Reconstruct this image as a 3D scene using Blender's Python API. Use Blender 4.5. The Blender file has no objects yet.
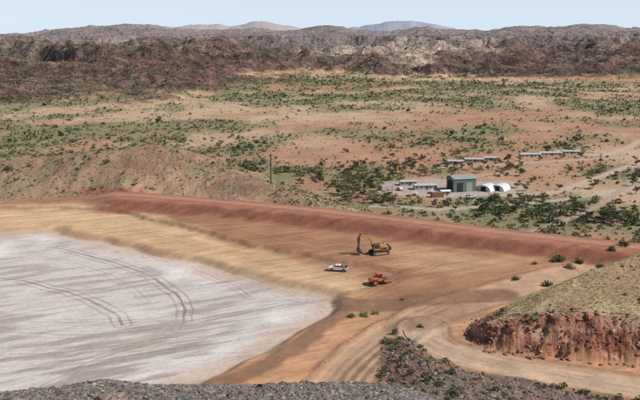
import bpy, bmesh, math, numpy as np
from math import sin, cos, tan, radians, pi
from mathutils import Vector, Matrix
rng = np.random.default_rng(7)
sc = bpy.context.scene

# ------------------------------------------------------------------ helpers casting image pixels to world coordinates
F, CX, CY, PITCH, H = 800.0, 320.0, 200.0, radians(11.65), 60.0
cp, sp = cos(PITCH), sin(PITCH)
def ray(px, py):
    a = (px-CX)/F; u = -(py-CY)/F
    return np.array([a, cp+u*sp, -sp+u*cp])
def W(px, py, z=0.0):
    d = ray(px, py); t = (z-H)/d[2]
    return (d[0]*t, d[1]*t)
def D(px, py, Y):
    d = ray(px, py); t = Y/d[1]
    return (d[0]*t, Y, H+d[2]*t)
def poly(pts, z=0.0):
    return np.array([W(p[0], p[1], z) for p in pts])

def lin(r, g, b, k=0.96, ds=0.15):
    o = []
    for c in (r, g, b):
        c /= 255.0
        o.append(k*(c/12.92 if c <= 0.04045 else ((c+0.055)/1.055)**2.4))
    o = np.array(o); l = o@np.array([.3,.6,.1])
    return o*(1-ds)+l*ds

# ------------------------------------------------------------------ noise
_p = np.random.default_rng(3).permutation(256).astype(np.int64)
_ang = np.random.default_rng(4).random(256)*2*pi
_gx, _gy = np.cos(_ang), np.sin(_ang)
def gnoise(x, y, seed=0):
    x = x+seed*17.37; y = y+seed*9.71
    xi = np.floor(x).astype(np.int64); yi = np.floor(y).astype(np.int64)
    fx = x-xi; fy = y-yi
    u = fx*fx*fx*(fx*(fx*6-15)+10); v = fy*fy*fy*(fy*(fy*6-15)+10)
    def g(ix, iy, dx, dy):
        h = _p[(ix+_p[iy & 255]) & 255]
        return _gx[h]*dx+_gy[h]*dy
    n00 = g(xi, yi, fx, fy); n10 = g(xi+1, yi, fx-1, fy)
    n01 = g(xi, yi+1, fx, fy-1); n11 = g(xi+1, yi+1, fx-1, fy-1)
    a = n00+u*(n10-n00); b = n01+u*(n11-n01)
    return (a+v*(b-a))*1.5
def fbm(x, y, wl, octv=4, seed=0, gain=0.5):
    s = 0; amp = 1.0; tot = 0; f = 1.0/wl
    for i in range(octv):
        s = s+amp*gnoise(x*f, y*f, seed+i*3); tot += amp; amp *= gain; f *= 2.03
    return s/tot
def ridged(x, y, wl, octv=4, seed=0):
    s = 0; amp = 1.0; tot = 0; f = 1.0/wl
    for i in range(octv):
        s = s+amp*(1-np.minimum(1, 2.0*np.abs(gnoise(x*f, y*f, seed+i*3)))); tot += amp; amp *= 0.5; f *= 2.1
    return s/tot
def sstep(a, b, x):
    t = np.clip((x-a)/(b-a), 0, 1); return t*t*(3-2*t)

def pl_dist(x, y, pts):
    pts = np.asarray(pts, float)
    best = np.full(x.shape, 1e18); val = np.zeros(x.shape); side = np.zeros(x.shape)
    for i in range(len(pts)-1):
        ax, ay = pts[i][:2]; bx, by = pts[i+1][:2]
        dx, dy = bx-ax, by-ay; L2 = dx*dx+dy*dy
        t = np.clip(((x-ax)*dx+(y-ay)*dy)/L2, 0, 1)
        d2 = (x-ax-t*dx)**2+(y-ay-t*dy)**2
        m = d2 < best
        best = np.where(m, d2, best)
        if pts.shape[1] > 2:
            val = np.where(m, pts[i][2]+t*(pts[i+1][2]-pts[i][2]), val)
        side = np.where(m, np.sign(dx*(y-ay)-dy*(x-ax)), side)
    return np.sqrt(best), val, side
def pg_sd(x, y, P):
    n = len(P); best = np.full(x.shape, 1e18); ins = np.zeros(x.shape, bool)
    for i in range(n):
        ax, ay = P[i]; bx, by = P[(i+1) % n]
        dx, dy = bx-ax, by-ay
        t = np.clip(((x-ax)*dx+(y-ay)*dy)/(dx*dx+dy*dy+1e-9), 0, 1)
        best = np.minimum(best, (x-ax-t*dx)**2+(y-ay-t*dy)**2)
        c = ((ay > y) != (by > y)) & (x < (bx-ax)*(y-ay)/(by-ay+1e-12)+ax)
        ins ^= c
    d = np.sqrt(best)
    return np.where(ins, d, -d)
def smooth_pts(P, it=2):
    P = np.asarray(P, float)
    for _ in range(it):
        q = [P[0]]
        for a, b in zip(P[:-1], P[1:]): q += [a*.75+b*.25, a*.25+b*.75]
        q.append(P[-1]); P = np.array(q)
    return P

# ------------------------------------------------------------------ site layout (image pixels cast to world metres)
dam = [W(px, py, 2.5) for px, py in [(-500,186),(-200,190),(0,194),(85,190),(150,193),(240,200),(330,208),(400,216),(500,228),(640,243),(900,268),(1300,300)]]
ridge = np.array([D(*p) for p in [(-400,165,380),(-200,162,375),(-60,160,368),(0,160,360),(40,156,358),(75,152,355),(112,149,352),(150,143,350),(180,147,346),(205,156,340),(228,168,330),(255,180,315),(290,191,300),(335,208,276)]])
pan = poly([(-300,236),(-60,233),(20,231),(50,230),(75,236),(120,246),(185,261),(250,276),(310,289),(335,296),(330,312),(300,330),(262,352),(225,370),(190,388),(150,420),(-100,520),(-400,480)], -1.8)
step_l = np.array([W(*p) for p in [(-400,212),(-100,207),(60,206),(120,210),(180,224),(250,242),(330,258),(390,268),(440,276)]])
sk_mid = np.array([(-400,38),(0,36),(30,34),(60,30),(100,28),(125,25),(150,26),(175,30),(220,32),(260,29),(300,28),(340,27),(380,29),(430,29),(480,32),(520,28),(570,25),(600,27),(640,30),(1000,30)], float)
sk_far = np.array([(-400,40),(0,40),(110,36),(140,29),(165,26),(200,25),(230,26),(262,22),(290,26),(320,31),(360,28),(385,23),(410,21.5),(435,24),(455,30),(520,33),(1000,33)], float)
crestpx = [(-400,410),(-100,396),(0,392),(50,388),(80,383),(110,380),(150,385),(220,386),(300,383),(360,383),(400,386),(430,395),(455,408),(520,425),(700,445),(1200,460)]
CY0 = 30.0
_cr = np.array([D(px, py, CY0) for px, py in crestpx])
crt, crz = _cr[:, 0]/CY0, _cr[:, 2]
mf = [W(466,330,0), W(468,343,0), W(490,350,0), W(530,356,0), W(580,360,0), W(640,366,0), W(740,376,0), W(900,390,0)]
def atY(px, Y): return D(px, 200, Y)[:2]
mb = [mf[0], atY(474,160), atY(497,168), atY(535,180), atY(580,192), atY(640,204), atY(740,208), atY(900,205)]
mound_poly = np.array(mf+mb[:0:-1])
rub_poly = poly([(384,335),(412,338),(430,356),(470,371),(530,382),(600,396),(680,408),(720,460),(400,460),(376,400),(378,360)])

roads_px = [
 ([(300,470),(330,400),(342,380),(362,355),(392,332),(430,314),(470,302),(505,291),(560,275),(640,262),(760,250)], 5.4, lin(190,148,112), 0.92, .35),
 ([(424,326),(424,338),(446,352),(500,364),(560,375),(640,389),(760,406)], 4.4, lin(200,164,130), 0.95, .45),
 ([(400,322),(440,322),(470,306)], 4.0, lin(170,128,96), .8, 0),
 ([(330,300),(380,303),(440,298),(500,294)], 4.5, lin(138,98,70), .85, 0),
 ([(190,392),(240,372),(285,350),(320,325),(345,303)], 2.2, lin(136,98,72), .85, 0),
]
roads = [(smooth_pts(poly(P)), w, c, k, b) for P, w, c, k, b in roads_px]

def near_parts(x, y):
    d, _, side = pl_dist(x, y, dam)
    return d*side
def height(x, y):
    x = np.asarray(x, float); y = np.asarray(y, float)
    r = np.hypot(x, y)
    yy = np.maximum(y, r*0.35)+1e-3
    pxe = 320+816*x/yy
    z = -20+1.6*fbm(x, y, 170, 3, 1)
    m = r > 750
    if m.any():
        X, Y, R, P = x[m], y[m], r[m], pxe[m]
        mid = np.interp(P, sk_mid[:, 0], sk_mid[:, 1]); far = np.interp(P, sk_far[:, 0], sk_far[:, 1])
        zm = H+5000*np.tan(np.arctan((CY-mid)/F)-PITCH)
        zf = H+12000*np.tan(np.arctan((CY-far)/F)-PITCH)
        wob = 200*fbm(X, Y, 420, 3, 40)
        Rw = R+wob
        left = np.interp(Rw, [0,880,1060,1300,2000,3000,4000], [-20,-20,-12,-4,8,22,36])
        right = np.interp(Rw, [0,1420,1600,2000,3000,4000], [-20,-20,-13,-4,16,36])
        w = sstep(170, 330, P)
        t = left*(1-w)+right*w
        A = (1-w)*np.interp(Rw, [860,1150,1800,5000], [0,28,54,86])+w*np.interp(Rw, [1400,1700,2300,5000], [0,40,64,86])
        wx = X+90*fbm(X, Y, 300, 3, 44); wy = Y+90*fbm(X, Y, 300, 3, 45)
        rg = ridged(wx, wy, 640, 5, 50)
        rg = sstep(0.15, 0.95, rg)
        t = t+A*(rg-0.42)
        t = t+A*0.36*(ridged(wx, wy, 170, 4, 60)-0.5)+A*.13*(ridged(X, Y, 48, 3, 66)-.5)
        t = np.minimum(t, 36+0.35*t)
        f = sstep(3900, 4900, R)
        t = t*(1-f)+f*(zm-22+52*ridged(wx, wy, 560, 5, 70)-10)
        b = sstep(5100, 6500, R)
        t = t*(1-b)+b*(-20)
        g = np.exp(-((R-12000)/900)**2)
        t = t+g*(zf+20-36+78*ridged(X, Y, 1100, 5, 80))
        z[m] = np.maximum(z[m], t)
    m = (r < 900)
    if m.any():
        X, Y, R = x[m], y[m], r[m]
        s = near_parts(X, Y)
        n1 = fbm(X, Y, 9, 3, 5)
        zs = np.where(s < 0, 0.0, -s*0.42)+0.10*fbm(X, Y, 14, 4, 9)
        pz = 320+816*X/np.maximum(Y, 1)
        d, _, side = pl_dist(X+2*n1, Y+2*n1, step_l)
        ls = d*side
        fade = 1-sstep(370, 435, pz)
        zs = zs-fade*0.9*sstep(0.8, -2.2, ls)*(Y > 100)+fade*0.25*np.exp(-((ls-1.6)/1.0)**2)*(.4+1.5*n1)
        onr = sstep(70, 110, pz)
        emb = 2.4*sstep(-19, -12+2*n1, s)*(1-sstep(3, 20, s))
        lip = 0.35*np.exp(-((s+10.5)/1.0)**2)*(0.5+1.2*n1)+0.6*np.exp(-((s-2.5)/1.0)**2)*(0.7+0.8*n1)
        zs = zs+onr*(emb+lip)
        qx, qy = W(108, 186, 1)
        zs = zs+3.4*np.exp(-(((X-qx)/10)**2+((Y-qy)/9)**2))*(1+0.5*n1)
        d, zr, side = pl_dist(X, Y, ridge)
        rid = zr+1.2-1.2*np.sqrt(1+(d/5)**2)*1.0-0.17*d+2.2*ridged(X, Y, 26, 4, 11)*np.minimum(1, 0.3+d/30)-0.9+0.6*fbm(X, Y, 7, 3, 13)
        zs = np.where(rid > zs, rid, zs)
        wx = X+1.6*fbm(X, Y, 13, 2, 21); wy = Y+2.6*fbm(X, Y, 18, 2, 22)
        sd = pg_sd(wx, wy, pan)
        zs = zs-1.4*sstep(-3.0, 0.7, sd)+0.22*np.exp(-((sd+4.0)/1.2)**2)*(0.5+1.2*n1)
        for P, wd, c, k, bh in roads:
            if bh > 0:
                d, _, _ = pl_dist(X, Y, P)
                zs = zs+bh*np.exp(-((d-wd-1.0)/0.7)**2)*(.6+1.6*n1)-.15*sstep(wd, wd-1, d)
        sr = pg_sd(X+2*n1, Y, rub_poly)
        zs = zs+sstep(0, 6, sr)*(0.6+1.8*np.maximum(0, fbm(X, Y, 13, 4, 31)+0.25)+0.35*fbm(X, Y, 2.5, 2, 33))
        df, _, _ = pl_dist(X, Y, mf); db, _, _ = pl_dist(X, Y, mb)
        inn = pg_sd(X, Y, mound_poly) > 0
        gul = 2.0*ridged(X, Y, 8, 4, 35)+1.2*fbm(X, Y, 22, 2, 36)
        top = np.interp(Y, [135,146,160,175,190], [6.2,7.0,8.4,10.2,11.2])+0.6*fbm(X, Y, 12, 3, 37)
        top = top-4.0*(1-sstep(0, 22, X-mf[1][0]))
        fr = np.maximum(0, df-gul+0.8)*1.4
        fr = np.where(fr > 3.0, 3.0+(fr-3.0)*0.85+1.0*fbm(X, Y, 3.0, 3, 39), fr)
        mz = np.minimum(np.minimum(fr, np.maximum(0, db)*0.62), top)
        zs = zs+np.where(inn, np.maximum(mz, 0), 0)
        yv = np.maximum(Y, 0)
        tt = X/np.maximum(Y, 3)
        zc = np.interp(tt, crt, crz)
        nh = np.where(yv < CY0, 58.2+(zc-58.2)*yv/CY0, zc-(yv-CY0)*0.72)
        nh = nh+0.12*fbm(X, Y, 1.6, 3, 43)
        nh = np.minimum(nh, 58.3)
        nh = nh-np.maximum(0, np.abs(X)-60)*0.4-np.maximum(0, -Y-30)*0.4
        zs = np.maximum(zs, nh)
        far = sstep(500, 800, R)
        lim = z[m]
        z[m] = np.where(zs > lim, zs, lim)*(1-far)+lim*far
    return z
def hz(x, y): return float(height(np.array([x]), np.array([y]))[0])
def G(px, py, z0=-20.0):
    z = z0
    for _ in range(12):
        x, y = W(px, py, z); z = 0.5*z+0.5*hz(x, y)
    return x, y, hz(x, y)

# ------------------------------------------------------------------ colours of the ground (albedo, with distance haze painted in)
c_pad = lin(196,142,94); c_yel = lin(210,170,118); c_damp = lin(160,110,74); c_pan = lin(204,190,176); c_pan2 = lin(176,160,146)
c_red = lin(170,108,80); c_red2 = lin(146,88,64)
c_rub = lin(128,108,92); c_grass = lin(182,158,110); c_cliff = lin(156,92,68); c_ridge = lin(172,134,100)
c_dirt = lin(196,160,122); c_dirt2 = lin(184,134,98); c_scrub = lin(124,124,82); c_hill = lin(142,108,90); c_hilld = lin(100,76,66)
c_hilll = lin(192,166,140); c_grav = lin(128,118,108); c_far_haze = lin(158,160,172); c_farp_haze = lin(176,164,160)

regions = [
 (poly([(60,192),(200,203),(300,216),(400,236),(520,258),(560,262),(500,292),(440,300),(400,300),(340,284),(250,258),(170,228),(100,208)]), c_damp, 5, .75),
 (poly([(-200,205),(0,203),(70,200),(130,208),(180,222),(240,244),(320,262),(365,280),(350,288),(300,283),(230,266),(150,243),(60,226),(0,222),(-200,222)]), c_yel, 5, .85),
 (poly([(0,196),(90,196),(160,207),(200,222),(120,208),(60,203),(0,206)]), c_damp, 3, .7),
 (poly([(130,226),(200,240),(300,262),(280,266),(190,250)]), c_damp, 3, .3),
 (poly([(380,243),(470,254),(520,264),(470,276),(400,264)]), lin(190,142,98), 5, .9),
]
tracks = [
 [(45,244),(95,256),(140,270),(170,286),(185,303),(187,318),(180,328)],
 [(0,276),(50,286),(95,300),(116,312),(122,324)],
 [(150,256),(200,270),(235,284),(252,296)],
 [(200,262),(250,277),(290,292)],
 [(-20,318),(60,322),(130,320),(210,308),(290,298)],
 [(-20,330),(70,334),(150,330),(230,316),(300,300)],
 [(40,385),(90,360),(150,342),(230,330),(300,316)],
 [(60,245),(20,260),(-20,266)],
 [(10,352),(80,350),(170,336)],
 [(20,250),(80,262),(130,282),(150,300)],
 [(-20,368),(60,368),(140,352),(230,340)],
]
track_k = [.8,.75,.5,.45,.45,.45,.5,.35,.45,.3,.45]
tracks_w = [smooth_pts(poly(t, -2)) for t in tracks]
rut = [smooth_pts(poly(q)) for q in [[(346,385),(366,358),(396,335),(434,317),(472,305)], [(326,400),(336,385),(356,358),(386,333),(426,311),(470,298)],
       [(426,343),(451,356),(500,367.5),(560,379),(640,393)], [(430,338),(455,349),(500,361),(560,371),(640,385)],
       [(130,204),(200,222),(300,248),(380,268),(440,276)], [(60,205),(150,228),(260,256),(340,275)],
       [(250,226),(330,246),(420,262),(520,270)], [(352,392),(374,362),(402,340)], [(440,262),(400,276),(360,292),(345,305)]]]
rut_k = [.7,.7,.6,.6,.4,.35,.45,.5,.4]
proads = [ (poly([(372,206),(400,206),(440,210),(500,205),(560,200),(640,186),(760,170)], -20), 4.0, lin(188,172,156)),
 (poly([(500,240),(560,222),(600,205),(620,190),(640,178)], -20), 3, lin(180,150,125)),
 (poly([(380,192),(430,196),(480,194),(530,196),(580,186),(640,160),(720,150)], -20), 5.0, lin(196,170,146)),
 (poly([(560,150),(600,156),(625,150),(640,140)], -20), 5.0, lin(196,170,146)),
 (poly([(440,168),(500,166),(560,160),(620,158),(700,150)], -20), 6.0, lin(190,162,136)),
 (poly([(100,128),(250,127),(400,118),(640,112)], -20), 7.0, lin(196,160,124)),
]
proads = [(smooth_pts(a), b, c) for a, b, c in proads]
yard = poly([(385,183),(420,179),(520,182),(532,190),(515,196),(450,199),(395,196)], -20)

def mixc(col, c, w):
    return col+(c-col)*w[..., None]
def veg_density(x, y):
    r = np.hypot(x, y); px = 320+816*x/np.maximum(y, 1)
    base = np.interp(r, [320,420,520,600,700,800,880,980,1350,1500,1700,2200], [.70,.62,.54,.52,.42,.32,.45,.80,.75,.5,.22,.12])
    base = base+0.2*(1-sstep(150, 330, px))*(r < 900)
    n = fbm(x, y*.72, 60, 4, 90)
    n2 = fbm(x, y, 190, 2, 93)
    return np.clip(base+1.3*n+.7*n2, 0.10, 1)
def colour(x, y, z, slope):
    r = np.hypot(x, y); px = 320+816*x/np.maximum(y, 1)
    col = np.zeros(x.shape+(3,)); al = np.ones(x.shape)
    n = fbm(x, y, 90, 4, 101); n2 = fbm(x, y, 25, 4, 102); n3 = fbm(x, y, 400, 3, 103)
    col[:] = c_dirt
    col = mixc(col, c_dirt2, sstep(-0.15, 0.25, n3+0.5*n))
    vd = veg_density(x, y)
    col = mixc(col, c_scrub, 0.8*sstep(0.3, 0.9, vd+0.7*n2))
    col = col*(1+.35*n2)[..., None]
    hm = r > 820
    x_, y_, z_, r_, p_, sl, m2 = x[hm], y[hm], z[hm], r[hm], px[hm], slope[hm], n2[hm]
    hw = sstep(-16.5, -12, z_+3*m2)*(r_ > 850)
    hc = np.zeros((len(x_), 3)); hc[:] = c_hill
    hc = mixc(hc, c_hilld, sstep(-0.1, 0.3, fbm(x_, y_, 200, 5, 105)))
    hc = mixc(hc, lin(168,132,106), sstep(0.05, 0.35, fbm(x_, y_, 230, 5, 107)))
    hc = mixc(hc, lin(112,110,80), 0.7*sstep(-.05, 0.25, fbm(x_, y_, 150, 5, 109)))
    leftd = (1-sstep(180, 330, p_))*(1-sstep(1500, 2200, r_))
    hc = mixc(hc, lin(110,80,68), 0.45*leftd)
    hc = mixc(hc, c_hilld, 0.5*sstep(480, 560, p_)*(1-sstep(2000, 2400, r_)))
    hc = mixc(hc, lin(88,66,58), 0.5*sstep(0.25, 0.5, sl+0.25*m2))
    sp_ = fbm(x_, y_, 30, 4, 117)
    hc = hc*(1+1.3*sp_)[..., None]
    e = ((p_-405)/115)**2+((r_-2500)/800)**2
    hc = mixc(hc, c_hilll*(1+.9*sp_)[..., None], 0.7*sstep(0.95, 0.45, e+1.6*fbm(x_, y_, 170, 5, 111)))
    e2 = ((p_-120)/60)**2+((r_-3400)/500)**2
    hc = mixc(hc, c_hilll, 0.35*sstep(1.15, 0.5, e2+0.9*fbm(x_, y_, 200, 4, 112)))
    hc = mixc(hc, lin(164,150,150), 0.68*sstep(1500, 4800, r_))  # aerial haze painted into the hill colour, growing with range
    hc = mixc(hc, np.where((p_ < 330)[..., None], c_farp_haze, c_far_haze), sstep(6000, 8000, r_))  # farthest ridges wear pale haze tints as their base colour
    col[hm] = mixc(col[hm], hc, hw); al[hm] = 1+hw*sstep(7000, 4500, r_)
    m = r < 700
    X, Y, Z, S = x[m], y[m], z[m], slope[m]
    C = col[m]; a_ = np.ones(X.shape)
    s = near_parts(X, Y)
    for P, wd, c in proads:
        d, _, _ = pl_dist(X, Y, P)
        C = mixc(C, c, 0.9*sstep(wd*0.5+1.2, wd*0.5-0.5, d+1.2*n2[m]))
    C = mixc(C, lin(186,166,146), 0.8*sstep(-4, 6, pg_sd(X, Y, yard)+8*n2[m]))
    f1 = fbm(X, Y, 6, 4, 120); f2 = fbm(X, Y, 30, 4, 121)
    st = fbm((X*0.90+Y*0.44)*0.18, (-X*0.44+Y*0.90), 3.0, 4, 122)
    st2 = fbm((X*0.90+Y*0.44)*0.10, (-X*0.44+Y*0.90), 1.1, 3, 142)
    site = np.zeros_like(C); site[:] = c_pad
    site = mixc(site, lin(170,120,80), sstep(-.1, .4, f2))
    wx = X+5*fbm(X, Y, 18, 4, 123); wy = Y+7*fbm(X, Y, 18, 4, 124)
    for P, c, soft, k in regions:
        site = mixc(site, c, k*sstep(-soft, soft, pg_sd(wx, wy, P)))
    site = site*(1+0.42*st+.16*st2+.25*f2+.15*f1)[..., None]
    pxn = px[m]
    nn = fbm(X, Y, 9, 3, 5)
    d, _, side = pl_dist(X+2*nn, Y+2*nn, step_l)
    site = mixc(site, lin(150,106,76), .6*np.exp(-((d*side+.6)/1.1)**2)*(1-sstep(370, 435, pxn)))
    for P, wd, c, k, bh in roads:
        d, _, _ = pl_dist(X, Y, P)
        site = mixc(site, c*(1+.35*fbm(X, Y, 5, 3, 161))[:, None], k*sstep(wd+1.0, wd-0.8, d+1.2*f1))
        if bh: site = mixc(site, lin(144,106,80), .55*np.exp(-((d-wd-1.0)/0.8)**2))
    for P, rk in zip(rut, rut_k):
        d, _, _ = pl_dist(X+1.2*f2, Y+1.2*f2, P)
        site = mixc(site, site*0.66, rk*sstep(0.9, 0.25, np.minimum(d, np.abs(d-2.0))+0.5*f1)*sstep(-.3, .2, f2+.5*f1))
    wx = X+1.6*fbm(X, Y, 13, 2, 21); wy = Y+2.6*fbm(X, Y, 18, 2, 22)
    sd = pg_sd(wx, wy, pan)
    pc = np.zeros_like(C); pc[:] = c_pan
    pc = mixc(pc, c_pan2, sstep(-.15, .3, st+0.6*f2))
    pc = mixc(pc, lin(220,208,196), sstep(.0, .35, fbm(X, Y, 40, 4, 125)))
    low = 1-sstep(150, 172, Y-0.10*X+14*f2)
    pc = mixc(pc, lin(164,148,134), .75*low*sstep(-.12, .22, st+.4*f2+.15*f1))
    pc = pc*(1+0.2*st2+.08*f1)[..., None]
    pc = mixc(pc, lin(190,152,118), 0.6*sstep(9, 0, sd+9*f2+2*st))
    pyn = 1-sstep(128, 142, Y-0.12*X)
    pc = mixc(pc, lin(164,122,92), 0.75*sstep(0.0, 0.3, fbm(X, Y, 16, 4, 126)+0.5*pyn-0.40))
    for P, tk in zip(tracks_w, track_k):
        d, _, _ = pl_dist(X+1.0*fbm(X, Y, 12, 2, 151), Y+1.0*fbm(X, Y, 12, 2, 152), P)
        brk = sstep(-.5, .1, fbm(X, Y, 14, 3, 150))
        pc = mixc(pc, lin(132,112,98), tk*brk*sstep(0.5, 0.12, d+0.2*f1))
        pc = mixc(pc, lin(144,124,108), tk*.7*brk*sstep(0.38, 0.1, np.abs(d-1.8)+0.2*f1))
    site = mixc(site, pc, sstep(-1.0, 0.8, sd+1.2*f1))
    bank = np.exp(-((sd+1.4)/1.2)**2)
    site = mixc(site, lin(176,144,114), 0.5*bank)
    on = sstep(70, 100, pxn+20*f1)*sstep(-22, -17, s+4*f1+5*f2)
    rc = np.zeros_like(C); rc[:] = c_red
    rc = mixc(rc, c_red2, sstep(-11, -14, s+2*f1))
    rc = rc*(1+0.4*st+.12*f1+.3*f2)[..., None]
    rc = mixc(rc, lin(190,134,102), 0.7*np.exp(-((s+4.5)/2.6)**2))
    rc = mixc(rc, rc*.75, np.exp(-((s+7.5+nn)/.5)**2)+np.exp(-((s+1.5+nn)/.5)**2))
    site = mixc(site, rc, on)
    a_ = np.full(X.shape, .26)
    site = mixc(site, c_ridge, sstep(4, 10, s+3*f1)*(Z < 2))
    qx, qy = W(108, 186, 1)
    site = mixc(site, lin(154,94,70), sstep(17, 9, np.hypot(X-qx, Y-qy)+5*f1))
    d, zr, _ = pl_dist(X, Y, ridge)
    rid = zr+1.2-1.2*np.sqrt(1+(d/5)**2)-0.17*d
    rw = sstep(-1.2, 0.8, rid+1.0*f1+0.6)*((s > -4))
    rr = np.zeros_like(C); rr[:] = c_ridge
    rr = mixc(rr, lin(148,110,84), sstep(-.1, .3, f2+0.5*f1))
    rr = mixc(rr, lin(146,134,96), 0.6*sstep(0, .3, fbm(X, Y, 12, 4, 131)))
    site = mixc(site, rr, rw); a_ = np.maximum(a_, rw)
    sr = pg_sd(X+2*f1, Y+2*f2, rub_poly)
    ru = np.zeros_like(C); ru[:] = c_rub
    ru = mixc(ru, lin(140,98,76), sstep(-.1, .3, f2+f1*.5))
    ru = mixc(ru, lin(150,136,112), .6*sstep(.1, .4, fbm(X, Y, 9, 4, 133)))
    q = sstep(-0.8, 1.2, sr); site = mixc(site, ru, q); a_ = np.maximum(a_, q)
    sm = pg_sd(X, Y, mound_poly)
    mo = np.zeros_like(C); mo[:] = c_grass
    mo = mixc(mo, lin(164,132,94), sstep(-.1, .3, f2+f1))
    cl = np.zeros_like(C); cl[:] = c_cliff
    cl = mixc(cl, lin(184,126,98), sstep(0, .35, fbm(X, Y, 4, 3, 135)))
    cl = mixc(cl, lin(118,72,56), sstep(0.05, .3, fbm(X, Y, 3, 3, 136)))
    zb = gnoise(Z*1.3+0.2*f1, X*.08, 7)
    cl = mixc(cl, lin(190,154,126), 0.6*sstep(.15, .4, zb))
    df, _, _ = pl_dist(X, Y, mf)
    cm = np.maximum(sstep(0.62, 1.0, S+0.3*f1), sstep(7.0, 4.5, df+3*f1))
    mo = mixc(mo, cl, cm)
    q = sstep(-0.5, 1.5, sm+1.5*f1); site = mixc(site, mo, q); a_ = np.maximum(a_, q)
    gv = sstep(108, 100, Y)
    gr = np.zeros_like(C); gr[:] = c_grav
    gr = mixc(gr, lin(142,116,96), 0.6*sstep(0, .4, fbm(X, Y, 3, 3, 137)))
    site = mixc(site, gr, gv)
    k = np.maximum(1-sstep(25, 55, s+4*f1), rw)
    C = mixc(C, site, k)
    col[m] = C; al[m] = a_*k+(1-k)
    return np.clip(col, 0.01, 0.8), al

# ------------------------------------------------------------------ material helpers
def mat_new(name):
    m = bpy.data.materials.new(name); m.use_nodes = True
    nt = m.node_tree; b = nt.nodes['Principled BSDF']
    return m, nt, b
def simple(name, rgb, rough=0.6, metal=0.0, var=0.12, scale=3.0, dirt=0.0, spec=0.4):
    m, nt, b = mat_new(name)
    tc = nt.nodes.new('ShaderNodeTexCoord'); nz = nt.nodes.new('ShaderNodeTexNoise'); nz.inputs['Scale'].default_value = scale; nz.inputs['Detail'].default_value = 6
    nt.links.new(tc.outputs['Object'], nz.inputs['Vector'])
    r = nt.nodes.new('ShaderNodeValToRGB')
    r.color_ramp.elements[0].position = 0.3; r.color_ramp.elements[1].position = 0.7
    d = np.array(rgb)
    lo = d*(1-var)*(1-dirt)+np.array([.22,.12,.07])*dirt
    r.color_ramp.elements[0].color = (*lo, 1); r.color_ramp.elements[1].color = (*np.minimum(d*(1+var), 0.9), 1)
    nt.links.new(nz.outputs['Fac'], r.inputs['Fac']); nt.links.new(r.outputs['Color'], b.inputs['Base Color'])
    b.inputs['Roughness'].default_value = rough; b.inputs['Metallic'].default_value = metal
    b.inputs['Specular IOR Level'].default_value = spec
    return m
def attr_mat(name, noises, bump=None, rough=0.95):
    m, nt, b = mat_new(name)
    L = nt.links
    a = nt.nodes.new('ShaderNodeAttribute'); a.attribute_name = 'Col'
    g = nt.nodes.new('ShaderNodeNewGeometry')
    def fac(lo0, lo1, t0, t1):
        q = nt.nodes.new('ShaderNodeMapRange'); q.inputs['From Min'].default_value = lo0; q.inputs['From Max'].default_value = lo1
        q.inputs['To Min'].default_value = t0; q.inputs['To Max'].default_value = t1
        L.new(a.outputs['Alpha'], q.inputs['Value']); return q.outputs['Result']
    last = a.outputs['Color']
    for sc_, lo, hi, kind in noises:
        n = nt.nodes.new('ShaderNodeTexNoise'); n.inputs['Scale'].default_value = sc_; n.inputs['Detail'].default_value = 3; n.inputs['Roughness'].default_value = .6
        L.new(g.outputs['Position'], n.inputs['Vector'])
        mr = nt.nodes.new('ShaderNodeMapRange'); mr.inputs['From Min'].default_value = .3; mr.inputs['From Max'].default_value = .7
        mr.inputs['To Min'].default_value = lo; mr.inputs['To Max'].default_value = hi
        L.new(n.outputs['Fac'], mr.inputs['Value'])
        mm = nt.nodes.new('ShaderNodeMix'); mm.data_type = 'FLOAT'; mm.inputs[2].default_value = 1.0
        L.new(fac(0, 1, .25, 1) if kind == 0 else fac(1, 2, 0, 1), mm.inputs[0]); L.new(mr.outputs['Result'], mm.inputs[3])
        mx = nt.nodes.new('ShaderNodeVectorMath'); mx.operation = 'SCALE'
        L.new(last, mx.inputs[0]); L.new(mm.outputs[0], mx.inputs['Scale'])
        last = mx.outputs['Vector']
    L.new(last, b.inputs['Base Color'])
    prev = None
    if bump:
        for sc_, dist, kind in bump:
            n = nt.nodes.new('ShaderNodeTexNoise'); n.inputs['Scale'].default_value = sc_; n.inputs['Detail'].default_value = 4; n.inputs['Roughness'].default_value = .65
            L.new(g.outputs['Position'], n.inputs['Vector'])
            bp = nt.nodes.new('ShaderNodeBump'); bp.inputs['Distance'].default_value = dist
            L.new(fac(0, 1, 0, 1) if kind == 0 else fac(1, 2, 0, 1), bp.inputs['Strength'])
            L.new(n.outputs['Fac'], bp.inputs['Height'])
            if prev: L.new(prev, bp.inputs['Normal'])
            prev = bp.outputs['Normal']
        L.new(prev, b.inputs['Normal'])
    b.inputs['Roughness'].default_value = rough; b.inputs['Specular IOR Level'].default_value = 0.1
    return m
M_ground = attr_mat('ground_soil', [(0.09,.55,1.45,1),(0.9,.78,1.20,0),(6.0,.84,1.14,0)], [(0.07,16,1),(0.8,.5,0)])
M_rock = attr_mat('rock_stone', [(5.0,.75,1.2,0)], None)
M_leaf = attr_mat('scrub_foliage', [], None, .8)
M_grass = attr_mat('dry_grass', [], None, .9)

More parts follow.
